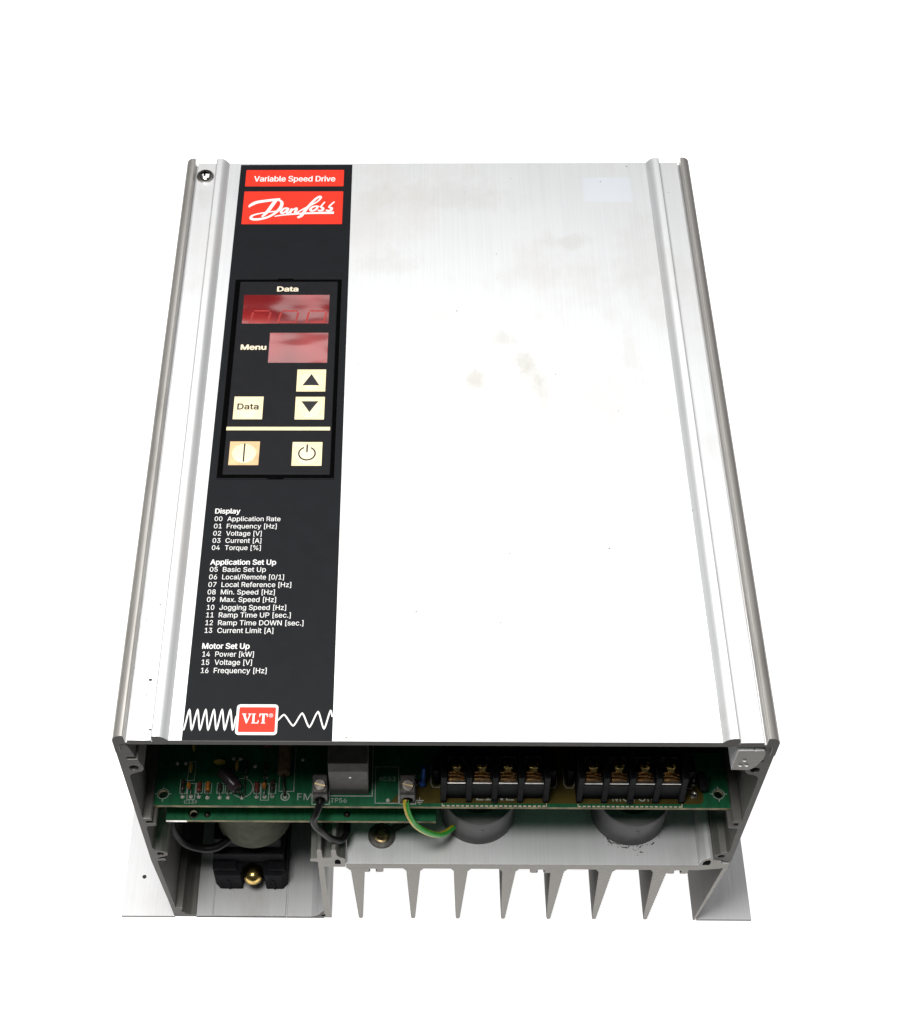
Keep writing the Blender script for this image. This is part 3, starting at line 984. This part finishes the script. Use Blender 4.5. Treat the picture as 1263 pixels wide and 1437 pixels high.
axial("diode", -107.7, 'res_dark', 14.2, 18.8, 0.95)
axial("resistor", -100.9, 'res_red')
axial("resistor", -97.3, 'orange')
axial("diode", -92.2, 'res_dark', 14.0, 17.2, 0.85)
axial("resistor", -88.7, 'res_dark', 14.0, 17.2, 0.9)
axial("resistor", -76.8, 'res_red')
axial("resistor", -70.3, 'res_dark', 14.4, 19.0, 1.0)
axial("resistor", -81.9, 'res_dark', 22.5, 27.0, 0.95)
axial("resistor", -73.5, 'res_dark', 22.5, 27.0, 0.95)


def drop(name, x, y, z, rx, ry, rz, mat):
    bm = bmesh.new()
    add_lathe(bm, [(0, -1)] + [(math.cos(math.radians(a)), math.sin(math.radians(a))) for a in range(-75, 90, 15)] + [(0, 1)], (0, 0, 0), 16)
    for v in bm.verts:
        v.co = Vector((x + v.co.x * rx, y + v.co.y * ry, z + v.co.z * rz))
    return from_bm(name, bm, mat, board, smooth=True)


drop("tantalum_capacitor", -105.0, 15.4, ZB + 2.9, 0.95, 1.3, 2.3, 'orange')
drop("tantalum_capacitor", -73.6, 15.6, ZB + 2.9, 0.95, 1.3, 2.3, 'orange')
drop("disc_capacitor", -104.9, 24.0, ZB + 3.0, 0.75, 2.6, 2.4, 'yellow')
drop("disc_capacitor", -104.4, 34.0, ZB + 3.0, 0.75, 2.8, 2.4, 'yellow')
drop("disc_capacitor", -85.6, 24.8, ZB + 3.0, 0.8, 2.6, 2.6, 'yellow')
drop("disc_capacitor", -93.0, 26.4, ZB + 3.0, 2.6, 0.85, 2.2, 'yellow')
for x, y in ((-104.2, 12.0), (-73.5, 12.0)):
    tube("component_lead", [(x, y, ZB), (x, y + 0.5, ZB + 1.6), (x, y + 2.4, ZB + 1.9)], 0.28, 'silver', board, 8)
# aubergine electrolytic lying askew
lathe("electrolytic_capacitor", [(0, 0), (2.2, 0.05), (2.65, 0.5), (2.7, 1.3), (2.45, 1.7), (2.7, 2.1), (2.7, 10.6), (2.5, 11.2), (0, 11.3)], (-84.4, 13.4, ZB + 3.2), 'sleeve', board, 24, (-7.4, 8.8, 1.2))
for dx in (-0.8, 0.8):
    tube("component_lead", [(-84.4 + dx, 13.2, ZB + 3.1), (-83.4 + dx * 0.7, 12.2, ZB + 2.4), (-82.9 + dx * 0.5, 11.5, ZB + 0.2)], 0.3, 'darkmetal', board, 8)
# tan ceramic tube with its lead
lathe("ceramic_resistor", [(0, 0), (2.3, 0.0), (2.75, 0.5), (2.75, 26), (0, 26.4)], (-65.7, 20.6, ZB + 3.3), 'tube', board, 24, (0, 1, 0))
tube("component_lead", [(-65.7, 20.8, ZB + 3.3), (-65.5, 16, ZB + 3.2), (-65.1, 13.2, ZB + 2.2), (-64.9, 12.0, ZB + 0.2)], 0.5, 'darkmetal', board, 10)
# grey connector hood
prism("connector_hood", [(13.1, ZB + 0.1), (13.1, ZB + 20.5), (14.6, ZB + 25.0), (40, ZB + 30.0), (40, ZB + 0.1)], -46.2, -30.0, 'grey_plastic', board, axis='x', bevel=0.35)
lathe("ejector_mark", [(0.5, 0), (0.4, 0.1), (0, 0.12)], (-37.4, 13.08, ZB + 15.5), 'silver', board, 12, (0, -1, 0))
# blue varistor on its stalk
drop("varistor", -7.7, 17.0, ZB + 2.0, 1.5, 1.2, 1.6, 'blue')
tube("component_lead", [(-7.6, 17.2, ZB + 2.6), (-7.4, 18.5, ZB + 7), (-7.3, 20, ZB + 11)], 0.95, 'blue', board, 10)
# black posts beside the power terminals
for x in (-2.0, 46.1, 53.5, 102.8):
    prism("mounting_post", rrect(x - 1.5, x + 1.5, 17.6, 25.0, 1.2), ZB + 0.05, ZB + 13.0, 'black', board, axis='z', bevel=0.2)
# dark parts deep under the cover on the right hand side
box("relay", 100.0, 117.5, 33.0, 58.0, ZB + 0.1, ZB + 22, 'black', board, 0.5)
for x, y in ((104.8, 13.6), (105.2, 19.2)):
    lathe("brass_eyelet", [(1.7, 0), (1.7, 0.5), (1.2, 0.9), (0.8, 0.5), (0, 0.4)], (x, y, ZC + 0.03), 'silver', board, 18)
lathe("suppressor_disc", [(0, 0), (3.6, 0.1), (4.0, 0.9), (4.0, 2.4), (3.6, 3.2), (0, 3.3)], (106.2, 17.0, ZB + 5.2), 'black', board, 24, (1, 0.12, 0.1))
box("red_led", -75.2, -71.6, 33.6, 37.0, ZB + 2, ZB + 7, 'res_red', board, 0.6)
# solder marks on the lower board
for x, y in ((-98.6, 10.2), (-39.5, 10.6)):
    lathe("solder_joint", [(1.5, 0), (1.1, 0.4), (0.5, 0.9), (0, 1.0)], (x, y, 87.52), 'darkmetal', lower, 14)
lathe("hole_ring", [(2.3, 0), (2.3, 0.05), (1.65, 0.06), (1.65, 0.0)], (-104.5, 10.6, 87.5), 'darkmetal', lower, 18)
box("tinned_edge", -115.98, -107.2, 7.45, 7.58, 85.9, 87.45, 'silver', lower, 0)

# ================================================================== power terminal blocks
BAR = [(9.6, ZB + 0.1), (9.6, ZB + 3.4), (10.2, ZB + 6.5), (11.2, ZB + 12.6), (11.6, ZB + 18.6), (12.4, ZB + 19.4), (27.5, ZB + 19.4), (28, ZB + 19), (28, ZB + 0.1)]


def terminal_block(xs, lab):
    bm = bmesh.new()
    add_box(bm, xs[0] - 0.8, xs[-1] + 0.8, 11.6, 27.6, ZB + 0.08, ZB + 12.6)
    add_box(bm, xs[0] - 0.8, xs[-1] + 0.8, 25.0, 27.6, ZB + 12.6, ZB + 19.0)
    tb = from_bm("terminal_block", bm, 'black', drive, bevel=0.25, label=lab)
    for i, x in enumerate(xs):
        prism("barrier", BAR, x - 1.15, x + 1.15, 'black', tb, axis='x', bevel=0.35)
    lathe("locating_nub", [(1.25, 0), (1.2, 0.5), (0.7, 0.9), (0, 1.0)], (xs[2], 9.75, ZB + 1.9), 'black', tb, 18, (0, -1, 0))
    for i in range(4):
        cx = (xs[i] + xs[i + 1]) / 2
        w = (xs[i + 1] - xs[i]) / 2 - 1.35
        prism("clamp_plate", [(cx - w, 11.9), (cx + w, 11.9), (cx + w, 24.5), (cx - w, 24.5)], ZB + 12.62, ZB + 13.5, 'silver', tb, axis='z', bevel=0.2)
        # rising wire clamp under the screw, slightly askew on each pole
        tilt = random.uniform(-0.10, 0.10) - 0.12
        for k in range(3):
            y = 13.4 + 1.3 * k
            tube("copper_strand", [(cx - w * 0.8, y, ZB + 14.0 + 0.25 * k - tilt * 3), (cx, y + 0.2, ZB + 14.2 + 0.3 * k), (cx + w * 0.8, y + 0.1, ZB + 14.0 + 0.25 * k + tilt * 3)], 0.55, 'copper', tb, 8)
        lathe("terminal_screw", [(3.2, 0), (3.3, 0.6), (3.3, 1.5), (2.9, 2.2), (1.8, 2.8), (0, 3.0)], (cx, 19.0, ZB + 14.2), 'brass', tb, 24, (0.05 * (i - 1.5), -0.05, 1))
        bm = bmesh.new()
        add_box(bm, -1.9, 1.9, -0.3, 0.3, 2.2, 3.04)
        add_box(bm, -0.3, 0.3, -1.9, 1.9, 2.2, 3.045)
        cr = from_bm("screw_cross", bm, 'gap', tb)
        cr.matrix_local = Matrix.Translation(Vector((cx, 19.0, ZB + 14.2)) * S) @ Matrix.Rotation(random.uniform(0, 1.5), 4, 'Z')
        lathe("terminal_washer", [(3.0, 0), (3.7, 0), (3.7, 0.5), (3.0, 0.5)], (cx, 19.0, ZB + 13.6), 'brass', tb, 24)
    return tb


terminal_block((0.9, 11.3, 21.9, 32.5, 43.1), "black four pole barrier terminal block for the line wires")
terminal_block((56.9, 67.2, 77.8, 88.4, 99.0), "black four pole barrier terminal block for the motor wires")


# small single screw terminals
def small_terminal(cx, lab):
    t = prism("wire_terminal", [(9.3, ZB + 0.1), (9.3, ZB + 7.4), (10.0, ZB + 8.4), (16.6, ZB + 11.0), (17.4, ZB + 10.6), (17.4, ZB + 0.1)], cx - 3.0, cx + 3.0, 'terminal', drive, axis='x', bevel=0.3, label=lab)
    lathe("terminal_screw", [(2.5, -0.4), (2.5, 0.7), (2.2, 1.1), (0, 1.15)], (cx, 12.8, ZB + 9.4), 'darkmetal', t, 22, (0, -0.36, 0.93))
    bm = bmesh.new()
    add_box(bm, -2.2, 2.2, -0.22, 0.22, 0, 0.12)
    o = from_bm("screw_slot", bm, 'oldbrass', t)
    o.matrix_local = Matrix.Translation(Vector((cx, 12.4, ZB + 10.55)) * S) @ Matrix.Rotation(math.radians(21), 4, 'X') @ Matrix.Rotation(math.radians(-12), 4, 'Z')
    prism("wire_entry", circle(cx, ZB + 3.0, 2.2, 18), 9.2, 9.29, 'gap', t, axis='y')
    return t


small_terminal(-50.0, "small screw terminal holding the black wire")
small_terminal(-13.9, "small screw terminal holding the green and yellow earth wire")

tube("black_wire", [(-50.0, 10.5, ZB + 3.0), (-50.2, 7.6, ZB + 2.4), (-51.6, 5.0, ZB - 1.0), (-53.0, 4.0, 96.0), (-52.4, 3.4, 91.5), (-50.2, 3.2, 87.0), (-47.6, 3.6, 80.5), (-44.9, 4.2, 76.2), (-42.8, 5.4, 73.0), (-41.0, 8.0, 71.0), (-40.0, 12, 69.4), (-40.6, 20, 69.2), (-42, 30, 69.4)], 1.5, 'wire_black', drive, 14)
tube("earth_wire", [(-14.4, 10.5, ZB + 2.8), (-14.6, 8.3, ZB + 1.6), (-13.8, 6.4, 98.5), (-12.4, 5.2, 94.4), (-10.7, 4.7, 90.3), (-8.3, 4.5, 86.6), (-5.4, 4.8, 82.6), (-2.5, 5.6, 78.9), (0.0, 7.0, 75.8), (2.4, 9.4, 72.6), (5.0, 12.4, 70.4), (8.5, 16.0, 69.0)], 1.32, ['wire_green', 'wire_yellow'], drive, 16, stripe=(1, 2, 3, 9, 10))
tube("copper_end", [(-14.4, 9.6, ZB + 2.9), (-14.5, 8.5, ZB + 2.3)], 1.0, 'copper', drive, 12, smooth_path=False)

# ================================================================== round cores on the heatsink
for cx, cy in ((16.9, 26.0), (83.2, 25.8)):
    c = lathe("round_core", [(16.7, 0), (16.6, 0.4), (16.5, 18.3), (16.0, 19.0), (11.0, 19.0), (10.5, 18.4), (10.4, 6.0), (0, 6.0)], (cx, cy, 61.32), 'core', drive, 64)
    lathe("moulding_pip", [(0.75, 0), (0.7, 0.3), (0.3, 0.5), (0, 0.5)], (cx + 1.2, cy - 16.45, 61.3 + 13.5), 'core', c, 12, (0, -1, 0))
# sooty dirt scraped along the foot of the second core
for i in range(60):
    a = math.radians(random.choice((random.gauss(-122, 9), random.gauss(-98, 8), random.gauss(-80, 5), random.gauss(-62, 10))))
    rr = 16.95 + random.expovariate(1.1)
    x, y = 83.2 + rr * math.cos(a), 25.8 + rr * math.sin(a)
    if y < 0.8:
        continue
    big = i % 9 == 0
    w, h = (random.uniform(0.9, 1.9), random.uniform(0.16, 0.3)) if big else (random.uniform(0.10, 0.38), random.uniform(0.07, 0.2))
    ta = a + math.pi / 2 + random.gauss(0, 0.25)
    pts = [(x + u * math.cos(ta) - v * math.sin(ta), y + u * math.sin(ta) + v * math.cos(ta))
           for u, v in ((w * math.cos(t) * random.uniform(0.7, 1.2), h * math.sin(t) * random.uniform(0.6, 1.3)) for t in [2 * math.pi * q / 9 for q in range(9)])]
    prism("dirt_fleck", pts, 61.32, 61.37 + 0.003 * i, 'soot', heatsink, axis='z')

# ring lug screwed to the heatsink with its dark lead
lug = lathe("ring_lug", [(2.0, 0), (6.0, 0), (6.0, 0.5), (5.4, 0.9), (2.0, 0.9)], (-25.2, 13.0, 61.34), 'terminal', drive, 32)
prism("lug_tongue", [(-21.0, 17.6), (-19.2, 14.6), (-8.5, 21.0), (-6.0, 24.0), (-9.5, 25.5)], 61.6, 62.2, 'terminal', lug, axis='z', bevel=0.1)
lathe("lug_screw", [(3.7, 0), (3.7, 0.5), (2.9, 0.8), (2.6, 1.9), (1.7, 2.6), (1.5, 1.9), (0, 1.7)], (-25.2, 13.0, 62.3), 'oldbrass', lug, 26)

# ================================================================== parts in the tray
clamp_pts = [(-101.6, 13.2), (-103.9, 15.6), (-104.2, 18), (-104.2, 48), (-70.0, 48), (-70.0, 15.8), (-72.2, 13.2)]
bm = bmesh.new()
notch = [(-80.2, 13.2), (-80.2, 15.0), (-81.6, 18.4), (-85.6, 20.0), (-89.6, 18.4), (-91.0, 15.0), (-91.0, 13.2)]
add_prism(bm, [clamp_pts + notch], 2.12, 17.6, 'z')
clamp = from_bm("capacitor_clamp", bm, 'black', drive, bevel=0.5)
box("clamp_step", -103.2, -71.0, 19.5, 47.6, 17.6, 27.0, 'black', clamp, 0.8)
box("clamp_step", -103.8, -92.8, 15.2, 19.6, 17.6, 20.0, 'black', clamp, 0.5)
box("clamp_step", -78.6, -70.4, 15.2, 19.6, 17.6, 20.0, 'black', clamp, 0.5)
box("clamp_rib", -97.6, -96.6, 12.7, 13.3, 3.0, 12.5, 'black', clamp, 0.2)
box("clamp_rib", -76.6, -75.6, 12.7, 13.3, 3.0, 12.5, 'black', clamp, 0.2)
box("clamp_top", -102.4, -71.8, 22.5, 47.0, 27.0, 36.0, 'black', clamp, 1.2)
lathe("clamp_screw", [(4.6, 0), (4.7, 0.8), (4.4, 2.0), (3.6, 3.4), (2.4, 4.3), (1.2, 4.7), (0, 4.8)], (-85.6, 15.4, 12.6), 'brass', clamp, 32)
lathe("can_capacitor", [(0, 0), (16.4, 0), (17.2, 0.8), (17.3, 45.0), (0, 45.2)], (-84.0, 34.5, 37.6), 'capgrey', drive, 56)
tube("black_wire", [(-119.0, 30, 70), (-118.9, 21, 57), (-116.6, 18.5, 46.5), (-112.5, 17.6, 40.8), (-106.0, 17.4, 37.6), (-100.0, 18.2, 37.8), (-94.0, 22.0, 39.4), (-86.0, 30, 41)], 1.9, 'wire_black', drive, 14)
